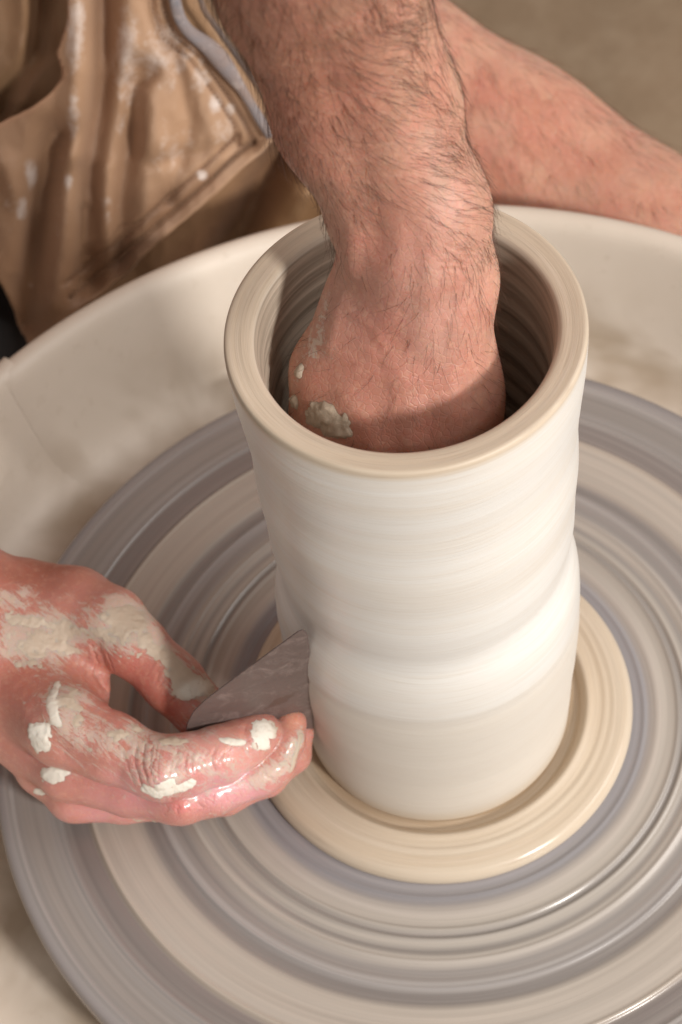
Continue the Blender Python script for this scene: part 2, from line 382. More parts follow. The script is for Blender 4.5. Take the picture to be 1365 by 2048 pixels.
# the cylinder
def vase():
    out = [(6.05, .34), (6.18, .5), (6.2, .9), (6.22, 2.0), (6.3, 3.5), (6.4, 5.5), (6.47, 7.4), (6.52, 9.0), (6.50, 9.6), (6.50, 10.4), (6.44, 11.6), (6.28, 12.6), (6.12, 13.4), (6.08, 14.2),
           (6.16, 15.2), (6.24, 16.4), (6.33, 18.4), (6.36, 20.2), (6.33, 21.9), (6.36, 23.3), (6.46, 24.8), (6.55, 26.0), (6.58, 27.0), (6.585, 27.55), (6.57, 27.76), (6.52, 27.85), (6.42, 27.88), (6.0, 27.83), (5.64, 27.77), (5.5, 27.64), (5.42, 27.4),
           (5.34, 26.5), (5.30, 25), (5.28, 20), (5.2, 12), (5.1, 4), (4.9, 1.6), (4.3, 1.2), (2, 1.1), (.05, 1.1)]
    pr = densify(out, .075)
    def spiral(T, R_, Z_):
        outer = np.clip((Z_ - .6) / 1.2, 0, 1) * np.clip((27.3 - Z_) / 1.0, 0, 1)
        ph = T / (2 * np.pi)
        ins = R_ < 5.55
        dz = np.where(ins, 0, .42 * np.cos(T + .4) * np.exp(-((Z_ - 12.8) / 2.6) ** 2))   # the swelling climbs round the wall
        rr = R_ + outer * (.042 * vnoise(np.stack([Z_ * .5 + ph * 0, Z_ * 0 + 3, Z_ * 0], -1).reshape(-1, 3)).reshape(Z_.shape) + np.where(ins, .04, .0025) * np.sin((Z_ + ph * 1.3) * 2 * np.pi / 1.3))
        # ledge left by the rib
        lz = 9.75 + .5 * np.cos(T + 2.0)
        rr = rr + np.where(ins, 0, .05 / (1 + np.exp(-(Z_ - lz) / .10)) * np.exp(-np.clip(Z_ - lz, 0, 9) / 2.2))
        rr = rr + .02 * np.sin(T * 2 + Z_ * .25)
        return rr, Z_ + dz * outer
    def cf(T, R_, Z_, I):
        ins = (R_ < 5.5)
        lz = 9.75 + .5 * np.cos(T + 2.0)
        up = 1 / (1 + np.exp(-(Z_ - lz) / .2))
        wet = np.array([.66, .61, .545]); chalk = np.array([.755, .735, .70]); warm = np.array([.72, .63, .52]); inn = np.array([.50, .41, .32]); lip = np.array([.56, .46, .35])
        c = wet * (1 - up[:, None]) + chalk * up[:, None]
        nz = vnoise(np.stack([np.cos(T) * .8 + 5, np.sin(T) * .8 + 5, Z_ * 1.1], 1))
        nz2 = vnoise(np.stack([np.cos(T) * 1.3 + 5, np.sin(T) * 1.3 + 5, Z_ * 5 + R_ * 7], 1))
        k = np.clip(.2 + .45 * nz + .28 * nz2, 0, .65)[:, None] * up[:, None]
        c = c * (1 - k * .6) + warm * k * .6
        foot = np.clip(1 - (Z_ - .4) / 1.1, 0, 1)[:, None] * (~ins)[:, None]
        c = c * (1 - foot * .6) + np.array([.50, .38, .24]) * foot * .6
        tp = (1 / (1 + np.exp(-(Z_ - 27.55) / .07)))[:, None]
        c = c * (1 - tp) + (lip * (1 + .14 * nz2[:, None])) * tp
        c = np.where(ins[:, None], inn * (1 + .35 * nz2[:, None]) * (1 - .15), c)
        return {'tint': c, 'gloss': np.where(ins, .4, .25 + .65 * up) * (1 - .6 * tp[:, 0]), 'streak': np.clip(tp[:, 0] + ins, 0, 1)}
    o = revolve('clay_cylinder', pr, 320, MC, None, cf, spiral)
    tag(o, 'tall wet white clay cylinder being thrown on the wheel with a hand inside', 'pot')
vase()
# splash pan, two halves that overlap at a seam
def pan():
    root = empty('splash_pan'); tag(root, 'cream plastic splash pan with brown slip stains round the wheel', 'splash pan')
    cy = -1.0
    base = [(3.4, -3.6), (10, -3.9), (18, -4.0), (22.5, -3.8), (24.8, -3.4), (26.2, -2.4), (27.1, -.9), (27.8, .8), (28.3, 2.2), (28.62, 3.1), (28.95, 3.62), (29.4, 3.85), (29.85, 3.72), (30.1, 3.3), (30.1, 2.7),
            (29.6, 2.2), (29.2, 1.2), (28.6, -.6), (27.6, -3.4), (26.0, -4.6), (22, -4.95), (10, -5.0), (3.4, -4.9)]
    pr = densify(base, .45)
    def half(a0, a1, dr, dz):
        n = 150; th = np.linspace(a0, a1, n); m = len(pr)
        T, I = np.meshgrid(th, np.arange(m), indexing='ij')
        R_ = pr[I, 0]; grow = np.clip((R_ - 20) / 6, 0, 1)
        R_ = R_ + dr * grow; Z = pr[I, 1] + dz * grow + .05 * np.sin(3 * T + R_ * .2)
        ed = np.minimum(np.abs(T - a0), np.abs(T - a1)); R_ = R_ + grow * .08 * np.exp(-(ed / .012) ** 2)
        V = np.stack([R_ * np.cos(T), R_ * np.sin(T) + cy, Z], -1).reshape(-1, 3)
        f = [grid_faces(n, m)]
        cap = np.array([(n - 1) * m + np.arange(m)], np.int64)
        cap0 = np.arange(m)[::-1][None]
        V0 = len(V); V2 = np.vstack([V, V[:m], V[-m:]])
        f += [(V0 + np.arange(m)[::-1])[None], (V0 + m + np.arange(m))[None]]
        o = fast_mesh('pan_half', V2, f, MP, root)
        return o
    s0 = math.radians(136)
    o1 = half(s0 - math.pi - .03, s0, 0, 0); o2 = half(s0 - .035, s0 + math.pi - .005, .13, .09)
    mo = o1.modifiers.new('edge_split', 'EDGE_SPLIT'); mo.split_angle = math.radians(70)
pan()
# ------------------------------------------------------------------ implicit bodies -> one continuous surface
def smin(a, b, k):
    h = np.maximum(k - np.abs(a - b), 0) / k
    return np.minimum(a, b) - h * h * k * .25
def cone(P, a, b, ra, rb):
    ab = b - a; L2 = ab @ ab
    t = np.clip(((P - a) @ ab) / L2, 0, 1).astype(np.float32)
    d = P - a - t[:, None] * ab
    return np.sqrt((d * d).sum(1)) - (ra + (rb - ra) * t)
def flatcone(P, a, b, ra, rb, u, k):
    """tapered limb flattened along unit vector u by factor k"""
    ab = b - a; L2 = ab @ ab
    t = np.clip(((P - a) @ ab) / L2, 0, 1).astype(np.float32)
    d = P - a - t[:, None] * ab
    du = d @ u
    q = np.sqrt(np.maximum((d * d).sum(1) - du * du, 0) + (du / k) ** 2)
    return (q - (ra + (rb - ra) * t)) * (k if k < 1 else 1)
def ball(P, c, r, u=None, k=1.0):
    d = P - c
    if u is None: return np.sqrt((d * d).sum(1)) - r
    du = d @ u
    return (np.sqrt(np.maximum((d * d).sum(1) - du * du, 0) + (du / k) ** 2) - r) * min(k, 1)
def chain(P, pts, k=.35):
    d = None
    for a, b in zip(pts[:-1], pts[1:]):
        c = cone(P, a[0], b[0], a[1], b[1])
        d = c if d is None else smin(d, c, k)
    return d
def J(x, y, d, rpx):
    """joint: where it sits and its radius"""
    return (at(x, y, d).astype(np.float32), rpx * d / CF)
def surface(f, lo, hi, h):
    lo = np.array(lo, np.float32); n = np.ceil((np.array(hi) - lo) / h).astype(int)
    B = 8; nb = np.ceil(n / B).astype(int); n = nb * B
    cen = np.stack(np.meshgrid(*[(np.arange(k) + .5) * B * h for k in nb], indexing='ij'), -1).reshape(-1, 3).astype(np.float32) + lo
    dc = f(cen)
    keep = np.abs(dc) < B * h * .95 + .15
    F = np.repeat(np.repeat(np.repeat(dc.reshape(nb), B, 0), B, 1), B, 2).astype(np.float32)
    idx = np.argwhere(keep.reshape(nb))
    off = np.stack(np.meshgrid(*[np.arange(B)] * 3, indexing='ij'), -1).reshape(-1, 3)
    for s in range(0, len(idx), 1500):
        ii = (idx[s:s + 1500, None] * B + off[None]).reshape(-1, 3)
        F[ii[:, 0], ii[:, 1], ii[:, 2]] = f((ii * h).astype(np.float32) + lo)
    neg = F < 0
    c = neg[:-1, :-1, :-1].astype(np.int8)
    cnt = np.zeros(c.shape, np.int8)
    for i in (0, 1):
        for j in (0, 1):
            for k in (0, 1):
                cnt += neg[i:n[0] - 1 + i, j:n[1] - 1 + j, k:n[2] - 1 + k]
    act = np.argwhere((cnt > 0) & (cnt < 8))
    vid = np.full(cnt.shape, -1, np.int64); vid[tuple(act.T)] = np.arange(len(act))
    acc = np.zeros((len(act), 3)); w = np.zeros(len(act))
    for ax in range(3):
        o1, o2 = [a for a in range(3) if a != ax]
        for i in (0, 1):
            for j in (0, 1):
                a = act.copy(); a[:, o1] += i; a[:, o2] += j
                b = a.copy(); b[:, ax] += 1
                fa = F[tuple(a.T)]; fb = F[tuple(b.T)]
                m = (fa < 0) != (fb < 0)
                t = fa[m] / (fa[m] - fb[m])
                p = a[m].astype(float); p[:, ax] += t
                acc[m] += p; w[m] += 1
    V = acc / w[:, None] * h + lo
    faces = []
    for ax in range(3):
        o1, o2 = (ax + 1) % 3, (ax + 2) % 3
        sl = [slice(None)] * 3; sl[ax] = slice(0, -1); sl2 = [slice(None)] * 3; sl2[ax] = slice(1, None)
        ch = np.argwhere(neg[tuple(sl)] != neg[tuple(sl2)])
        ok = (ch[:, o1] > 0) & (ch[:, o2] > 0) & (ch[:, o1] < n[o1] - 1) & (ch[:, o2] < n[o2] - 1) & (ch[:, ax] < n[ax] - 1)
        ch = ch[ok]
        inside = neg[tuple(ch.T)]
        def v(d1, d2):
            q = ch.copy(); q[:, o1] += d1; q[:, o2] += d2; return vid[tuple(q.T)]
        q = np.stack([v(-1, -1), v(0, -1), v(0, 0), v(-1, 0)], 1)
        q[~inside] = q[~inside][:, ::-1]
        q = q[(q >= 0).all(1)]
        faces.append(q)
    return V, np.concatenate(faces)
def normals(V, Fq):
    d1 = V[Fq[:, 2]] - V[Fq[:, 0]]; d2 = V[Fq[:, 3]] - V[Fq[:, 1]]
    fn = np.cross(d1, d2); N = np.zeros_like(V)
    for k in range(4): np.add.at(N, Fq[:, k], fn)
    return N / (np.linalg.norm(N, axis=1, keepdims=True) + 1e-9)
class Skin:
    def __init__(s, f, lo, hi, h):
        s.V, s.F = surface(f, lo, hi, h); s.N = normals(s.V, s.F); s.refresh()
    def refresh(s):
        s.px, s.py, s.d = project(s.V)
        s.N = normals(s.V, s.F)
        s.front = ((CC - s.V) * s.N).sum(1) > 0
    def snap(s, x, y):
        """the spot of the surface seen at this place of the photograph"""
        r2 = (s.px - x) ** 2 + (s.py - y) ** 2
        m = s.front & (r2 < 81)
        if not m.any(): m = s.front & (r2 < r2[s.front].min() * 1.5 + 9)
        i = np.flatnonzero(m); return s.V[i[np.argmin(s.d[i])]]
    def blob(s, x, y, rx, ry=None, ang=0, p=2):
        """0..1 soft patch on the surface, centred where (x, y) meets it; rx, ry in photograph px"""
        c = s.snap(x, y); ry = ry or rx; k = 85 / CF
        a = math.radians(ang)
        u = CR @ np.array([math.cos(a), -math.sin(a), 0]); v = CR @ np.array([math.sin(a), math.cos(a), 0]); w_ = CR[:, 2]
        d = s.V - c
        q = ((d @ u) / (rx * k)) ** 2 + ((d @ v) / (ry * k)) ** 2 + ((d @ w_) / (max(rx, ry) * k * 1.3)) ** 2
        return np.exp(-q ** (p / 2))
    def line(s, pts, wpx):
        """0..1 along a polyline drawn on the surface"""
        P = []
        for (x0, y0), (x1, y1) in zip(pts[:-1], pts[1:]):
            n = max(2, int(math.hypot(x1 - x0, y1 - y0) / 6))
            for t in np.arange(n) / n: P.append(s.snap(x0 + (x1 - x0) * t, y0 + (y1 - y0) * t))
        P = np.array(P + [s.snap(*pts[-1])]); best = np.full(len(s.V), 1e9)
        w_ = wpx * 85 / CF
        lo, hi = P.min(0) - 4 * w_, P.max(0) + 4 * w_
        m = np.flatnonzero(((s.V > lo) & (s.V < hi)).all(1)); Q = s.V[m]; bb = np.full(len(m), 1e9)
        for a, b in zip(P[:-1], P[1:]):
            ab = b - a; t = np.clip(((Q - a) @ ab) / (ab @ ab + 1e-9), 0, 1)
            bb = np.minimum(bb, ((Q - a - t[:, None] * ab) ** 2).sum(1))
        best[m] = bb
        return np.exp(-best / w_ ** 2)
    def push(s, amount): s.V = s.V + s.N * amount[:, None]
UVIEW = CR[:, 2].astype(np.float32)     # towards the viewer's side, along which hand and forearm are thin

# ---- the left arm of the potter, hand down inside the cylinder
AU = np.array(at(880, 560, 70) - at(880, 560, 72)); AU = (AU / np.linalg.norm(AU)).astype(np.float32)
def arm_f(P):
    d = flatcone(P, at(480, -620, 50).astype(np.float32), at(640, -60, 62).astype(np.float32), 4.0, 3.2, AU, .95)
    d = smin(d, flatcone(P, *[j[0] for j in (J(640, -60, 62.8, 0), J(730, 215, 67.3, 0))], 3.2, 2.98, AU, .9), 1.0)
    d = smin(d, flatcone(P, J(730, 215, 67.3, 0)[0], J(822, 430, 70.5, 0)[0], 2.98, 2.64, AU, .88), .9)
    d = smin(d, flatcone(P, J(822, 430, 70.5, 0)[0], J(848, 560, 72.3, 0)[0], 2.66, 2.46, AU, .85), .8)
    # back of the hand, bent down into the cylinder
    d = smin(d, flatcone(P, J(850, 570, 72.4, 0)[0], J(822, 800, 74.9, 0)[0], 2.42, 2.85, AU, .64), .8)
    d = smin(d, flatcone(P, J(780, 690, 73.9, 0)[0], J(760, 860, 75.9, 0)[0], 2.5, 3.0, AU, .52), 1.3)
    d = smin(d, flatcone(P, J(822, 800, 74.9, 0)[0], J(838, 960, 78.1, 0)[0], 3.1, 2.9, AU, .5), 1.0)
    # thumb side: base joint, ball of the thumb
    d = smin(d, cone(P, J(742, 480, 72.5, 0)[0], J(722, 600, 73.9, 0)[0], 1.0, 1.12), .6)
    d = smin(d, cone(P, J(722, 600, 73.9, 0)[0], J(676, 740, 75.5, 0)[0], 1.12, 1.6), .6)
    d = smin(d, cone(P, J(676, 740, 75.5, 0)[0], J(652, 850, 77.3, 0)[0], 1.6, 1.45), .7)
    # bone at the little-finger side of the wrist
    d = smin(d, ball(P, J(890, 415, 69.1, 0)[0], 1.0), 1.0)
    # fingers and thumb, out of sight against the inner wall
    th = chain(P, [(np.array([-3.0, -.6, 22.5], np.float32), 1.1), (np.array([-3.4, .6, 18.5], np.float32), .95), (np.array([-3.2, 1.0, 15.6], np.float32), .75)])
    d = smin(d, th, .6)
    for x, y in ((-2.2, -2.6), (-.6, -3.1), (1.0, -2.9), (2.4, -2.3)):
        L = {-2.2: 0, -.6: -.8, 1.0: -.4, 2.4: .9}[x]
        fi = chain(P, [(np.array([x * .95, y * .9, 22.0], np.float32), 1.05), (np.array([x, y - .2, 18.0 + L], np.float32), .98), (np.array([x * 1.05, y - .6, 15.0 + L], np.float32), .88), (np.array([x * 1.08, y - .9, 12.8 + L], np.float32), .72)])
        d = smin(d, fi, .5)
    return d
arm = Skin(arm_f, (-13, -8, 11), (7, 16, 60), .125)
# ---- the right hand of the potter, holding the steel rib
ix = [J(70, 1390, 89.5, 88), J(130, 1450, 87.6, 84), J(225, 1497, 86.9, 70), J(300, 1530, 86.4, 62), J(325, 1536, 86.2, 64), J(370, 1530, 86.3, 60), J(440, 1510, 86.7, 56), J(487, 1487, 87.1, 49), J(516, 1468, 87.4, 42), J(525, 1463, 87.5, 38)]
md = [J(80, 1470, 90.3, 74), J(140, 1533, 89.0, 68), J(260, 1578, 88.3, 54), J(345, 1590, 87.6, 54), J(366, 1592, 87.4, 55), J(420, 1583, 87.5, 50), J(520, 1545, 87.9, 46), J(545, 1528, 88.0, 45), J(571, 1480, 88.1, 38), J(582, 1447, 88.2, 32)]
rg = [J(96, 1540, 91.2, 56), J(150, 1588, 90.4, 56), J(250, 1596, 90.2, 50), J(330, 1592, 90.0, 48), J(450, 1585, 90.3, 45), J(530, 1552, 90.7, 42), J(584, 1508, 90.2, 36), J(603, 1466, 89.9, 25)]
lt = [J(90, 1540, 92.6, 44), J(140, 1590, 92.3, 46), J(230, 1588, 92.0, 42), J(330, 1570, 92.2, 38), J(400, 1530, 92.5, 34)]
tm = [J(60, 1210, 91.5, 92), J(150, 1218, 90.7, 82), J(218, 1250, 89.9, 76), J(268, 1292, 89.2, 62), J(332, 1352, 88.9, 57), J(356, 1375, 88.8, 56), J(398, 1420, 88.7, 52), J(425, 1445, 88.7, 46)]
def hand_f(P):
    wr = flatcone(P, J(-620, 1010, 96, 0)[0], J(-90, 1262, 91, 0)[0], 4.1, 3.7, UVIEW, .85)
    palm = smin(wr, flatcone(P, J(-90, 1262, 91, 0)[0], J(30, 1320, 90.6, 0)[0], 3.8, 3.0, UVIEW, .75), 1.2)
    palm = smin(palm, flatcone(P, J(20, 1330, 90.6, 0)[0], J(95, 1430, 89.8, 0)[0], 3.0, 2.1, UVIEW, .72), 1.0)
    palm = smin(palm, flatcone(P, J(-10, 1360, 91, 0)[0], J(95, 1505, 90.8, 0)[0], 2.5, 1.6, UVIEW, .9), 1.0)
    # web between thumb and forefinger
    palm = smin(palm, chain(P, [J(100, 1270, 91.0, 70), J(160, 1325, 90.4, 46), J(180, 1388, 89.6, 38)]), .7)
    d = smin(palm, chain(P, ix, .3), .9)
    d2 = smin(palm, chain(P, md, .3), .8); d3 = smin(palm, chain(P, rg, .3), .8); d4 = smin(palm, chain(P, lt, .3), .8)
    dt = smin(palm, chain(P, tm, .5), .9)
    d = smin(d, d2, .07); d = smin(d, d3, .14); d = smin(d, d4, .14); d = smin(d, dt, .25)
    return d
hand = Skin(hand_f, (-33, -9, 1.0), (-4.0, 14, 20), .07)
# ---- thigh and knee beside the pan, and the trunk, shoulders and upper arms beyond the picture
def leg_f(P):
    d = cone(P, at(455, -15, 120).astype(np.float32), at(1000, 345, 119).astype(np.float32), 7.2, 6.3)
    d = smin(d, cone(P, at(1000, 345, 119).astype(np.float32), at(1420, 605, 114).astype(np.float32), 6.3, 5.9), 2.5)
    d = smin(d, ball(P, at(1650, 640, 112).astype(np.float32), 6.3), 3.5)
    k0 = at(1640, 640, 112)
    d = smin(d, cone(P, k0.astype(np.float32), (k0 + [4, 6, -34]).astype(np.float32), 6.0, 4.3), 2.5)
    return d
leg = Skin(leg_f, (-20, 10, -40), (44, 66, 26), .45)
def trunk_f(P):
    A = lambda *v: np.array(v, np.float32)
    yv = A(0, 1, 0)
    d = flatcone(P, A(-10, 57, 8), A(-10, 50, 38), 14, 15, yv, .68)
    d = smin(d, flatcone(P, A(-10, 50, 38), A(-10, 40, 66), 15, 17, yv, .62), 5)
    for s, e, w_ in ((8, A(-6, 17, 56), at(480, -620, 50)), (-27, at(-1500, 300, 104), at(-620, 1010, 96))):
        d = smin(d, cone(P, A(s, 37, 70), A(*e), 7, 5.0), 4)
        d = smin(d, cone(P, A(*e), A(*w_), 5.0, 4.2), 2)
    d = smin(d, cone(P, A(-18, 56, 4), at(-600, -100, 130).astype(np.float32), 10, 8), 5)
    d = smin(d, cone(P, A(-2, 56, 4), at(455, -15, 120).astype(np.float32), 9, 7.2), 5)
    d = smin(d, cone(P, A(-10, 36, 74), A(-10, 31, 84), 5.2, 4.8), 3)
    d = smin(d, ball(P, A(-10, 27, 93), 9.5, A(0, 0, 1), 1.25), 2)
    return d
trunk = Skin(trunk_f, (-75, -12, -12), (30, 80, 108), 1.0)
person = empty('person')
tag(person, 'potter with bare hairy arms and brown apron, one hand in the pot', 'person')
# ------------------------------------------------------------------ surface detail of the skin: tendons, folds, slip, colour
def setup(s, tc):
    n = len(s.V); s.tint = np.tile(np.array(tc, float), (n, 1)); s.wet = np.zeros(n); s.slip = np.zeros(n); s.crease = np.zeros(n); s.clay = np.zeros(n); s.ctint = np.tile([.62, .53, .43], (n, 1))
def paint(s, m, c): s.tint = s.tint * (1 - m[:, None]) + np.array(c) * m[:, None]
# --- arm in the cylinder
setup(arm, (.465, .255, .18))
s = arm
s.push(.10 * fbm(s.V, .35, 2))
s.push(-.15 * s.blob(728, 545, 30, 74, 12))                                          # hollow beside the thumb tendon
s.push(.09 * s.line([(700, 470), (690, 560), (655, 690)], 16))
s.push(-.16 * s.line([(640, 120), (690, 260), (735, 400), (750, 500)], 30))         # groove between the forearm muscles
s.push(.12 * s.line([(760, 60), (800, 230), (850, 400)], 38))
s.push(.10 * s.line([(862, 430), (868, 560), (850, 700)], 26))                       # tendon ridge over the wrist
s.push(.03 * s.line([(800, 470), (790, 600), (740, 720)], 14))
s.push(-.03 * s.line([(828, 450), (828, 580), (800, 690)], 14))
s.push(.10 * s.line([(930, 560), (925, 700), (905, 830)], 22)); s.push(.12 * s.line([(690, 800), (730, 860), (745, 900)], 26)); s.push(.09 * s.line([(800, 740), (815, 830), (820, 900)], 22)); s.push(.03 * s.line([(720, 700), (770, 730), (860, 700), (905, 640)], 7)); s.push(.03 * s.line([(770, 730), (790, 800), (770, 860)], 7))
for k in range(5): s.crease = np.maximum(s.crease, .2 * s.line([(678, 470 + 9 * k), (700, 476 + 10 * k), (722, 470 + 11 * k)], 3.2))
for k in range(4): s.crease = np.maximum(s.crease, .35 * s.line([(900 - 6 * k, 500 + 14 * k), (950, 508 + 13 * k), (994, 500 + 14 * k)], 3.2))
s.push(-.03 * s.crease)
s.push(.035 * s.line([(880, 120), (905, 240), (900, 330), (935, 450)], 8))           # vein
s.push(.035 * s.line([(690, 620), (745, 665), (800, 760)], 8))
s.refresh()
paint(s, .55 * s.blob(790, 560, 150, 160), (.62, .32, .27))
paint(s, .6 * s.blob(780, 800, 230, 120), (.52, .235, .18))
paint(s, .75 * s.blob(590, 200, 95, 280, 20), (.35, .155, .10)); paint(s, .5 * s.line([(700, 180), (745, 400), (740, 520)], 34), (.40, .18, .125))  # shade of the forearm's left side and groove, painted into the skin tint
paint(s, .40 * s.blob(740, 640, 70, 60), (.58, .24, .19))
paint(s, .40 * s.line([(870, 300), (900, 420), (870, 600), (870, 700)], 40), (.70, .49, .41))  # pale highlight down the wrist, painted into the skin tint
for x, y in ((598, 95), (705, 735), (860, 160)): paint(s, .7 * s.blob(x, y, 7, 5), (.25, .10, .06))
s.slip = .34 * s.line([(660, 520), (640, 640), (592, 730), (580, 800)], 34) + .30 * s.blob(640, 700, 70, 100, -20)
s.wet = .25 + .5 * s.blob(690, 840, 120, 60)
s.clay = np.maximum.reduce([s.blob(632, 832, 46, 24, -20, 4), s.blob(662, 858, 34, 22, -30, 4), s.blob(592, 745, 7, 18, 20, 3), s.blob(585, 800, 9, 22, 10, 3), s.blob(683, 872, 16, 10, 0, 3)])
s.ctint[:] = (.40, .32, .24)
# --- hand with the rib
setup(hand, (.55, .25, .205))
s = hand
s.push(.07 * fbm(s.V, .5, 2))
s.push(.16 * s.blob(312, 1562, 30, 24)); s.push(.12 * s.blob(362, 1625, 24, 18))
s.push(-.12 * s.line([(188, 1300), (205, 1350), (235, 1400)], 12))
s.push(-.10 * s.line([(60, 1420), (130, 1520), (230, 1556)], 18))
s.push(.10 * s.line([(20, 1380), (90, 1420), (150, 1450)], 30))
s.push(.12 * s.line([(0, 1150), (110, 1190), (200, 1230)], 26))                      # long thumb tendon
s.push(-.08 * s.line([(20, 1230), (120, 1260), (180, 1290)], 22))
s.push(.10 * s.blob(232, 1250, 44, 36)); s.push(.08 * s.blob(352, 1380, 36, 36))
s.push(-.05 * s.line([(492, 1447), (500, 1490), (515, 1525)], 7))
s.refresh()
C_ = []
for k in range(5):
    x = 262 + k * 13; C_.append(([(x + 10, 1487 - k * 2), (x, 1530), (x + 12, 1572), (x + 30, 1594)], .9 - .12 * k))
for k in range(9):
    x = 343 + k * 15 + 5 * rng.random(); C_.append(([(x, 1500 - k), (x - 3, 1530 - k), (x + 2, 1552 - k)], .35 + .25 * rng.random()))
for k in range(5):
    x = 380 + k * 26; C_.append(([(x, 1608 - k * 6), (x + 4, 1630 - k * 8)], .4))
for k in range(6):
    t = k / 5; x0, y0 = 300 + 60 * t, 1310 + 62 * t
    C_.append(([(x0 + 34, y0 - 26), (x0 + 4, y0 + 6), (x0 - 12, y0 + 40)], .5))
C_ += [([(300, 1560), (330, 1590)], .5), ([(232, 1480), (250, 1540), (262, 1570)], .6), ([(205, 1470), (214, 1520)], .4), ([(560, 1500), (585, 1520)], .5), ([(535, 1535), (552, 1568)], .6), ([(345, 1602), (350, 1640)], .6), ([(330, 1600), (325, 1640)], .4),
       ([(185, 1300), (200, 1350), (232, 1400)], 1.0), ([(170, 1310), (180, 1360)], .6), ([(205, 1310), (222, 1352)], .5)]
for pts, w_ in C_:
    pts = [(x + rng.normal(0, 2.5), y + rng.normal(0, 3)) for x, y in pts]; m = s.line(pts, 3.0) * (.45 + .55 * np.clip(fbm(s.V, 1.6, 2) * 1.6 + .5, 0, 1)); s.crease = np.maximum(s.crease, m * w_)
s.push(-.026 * s.crease)
s.refresh()
paint(s, .8 * s.blob(70, 1130, 150, 70, -15), (.40, .135, .085))
paint(s, .7 * s.blob(40, 1330, 90, 120), (.50, .16, .11))
paint(s, .7 * s.blob(260, 1360, 80, 90), (.56, .15, .11))  # with the next line: shadow round the thumb web, painted as redder skin
paint(s, .75 * s.blob(330, 1420, 90, 40, -40), (.50, .12, .08))
paint(s, .8 * s.blob(320, 1600, 170, 60), (.76, .36, .385))
paint(s, .7 * s.blob(500, 1590, 120, 50, 20), (.78, .40, .44))
paint(s, .7 * s.blob(470, 1500, 90, 40, 20), (.78, .42, .38))
paint(s, .6 * s.blob(590, 1430, 26, 26), (.76, .38, .25))
paint(s, .5 * s.blob(360, 1625, 26, 22), (.74, .20, .22))
paint(s, .6 * s.blob(200, 1640, 110, 26), (.74, .37, .39))
s.wet = np.clip(.25 + 1.0 * s.blob(380, 1560, 230, 110) + .5 * s.blob(120, 1470, 90, 60), 0, 1)
s.slip = np.clip(.30 + .72 * s.blob(85, 1265, 110, 62, -10, 3) + .66 * s.blob(262, 1240, 80, 50, -40, 3) + .62 * s.line([(240, 1200), (320, 1280), (380, 1350), (420, 1375)], 34)
                 + .46 * s.blob(140, 1400, 60, 90) + .40 * s.blob(260, 1470, 120, 50) + .34 * s.blob(400, 1560, 200, 80) + .5 * s.line([(520, 1570), (580, 1530), (612, 1470)], 18) + .4 * s.blob(30, 1190, 60, 30, -20), 0, 1)
B = [s.blob(73, 1480, 30, 34, 0, 4), s.blob(104, 1553, 34, 20, -12, 3), s.blob(80, 1590, 30, 9, -14, 3), s.line([(288, 1588), (315, 1598), (350, 1590), (385, 1576)], 13), s.blob(342, 1572, 26, 15, -10, 2) * .9,
     s.blob(532, 1462, 24, 40, -16, 3), s.blob(470, 1478, 34, 7, 8, 3), s.blob(262, 1232, 40, 34, 0, 3) * .9, s.line([(300, 1275), (350, 1325), (385, 1355), (425, 1372)], 28) * .78, s.blob(262, 1250, 66, 46, -40, 3) * .66, s.blob(140, 1400, 34, 60, 0, 3) * .55, s.blob(250, 1462, 60, 20, -20, 3) * .55, s.blob(395, 1375, 34, 18, -20, 3) * .9,
     s.line([(112, 1360), (100, 1390), (108, 1440)], 11) * .85, s.blob(345, 1474, 32, 7, 0, 3) * .9, s.line([(590, 1545), (604, 1500), (612, 1470)], 7) * .9, s.blob(575, 1520, 10, 12) * .8, s.blob(300, 1650, 40, 5) * .6,
     s.blob(90, 1268, 95, 44, -8, 3) * .62, s.blob(60, 1235, 60, 22, 15, 2) * .78, s.blob(120, 1290, 70, 14, 12, 2) * .76, s.blob(60, 1320, 40, 12, 10, 2) * .7, s.blob(200, 1270, 24, 12, 0) * .7]
s.clay = np.maximum.reduce(B)
white = np.clip(np.maximum.reduce(B[:7] + [B[12], B[13]]) * 1.6, 0, 1)[:, None]
s.ctint = np.array([.53, .42, .325]) * (1 - white) + np.array([.79, .735, .65]) * white
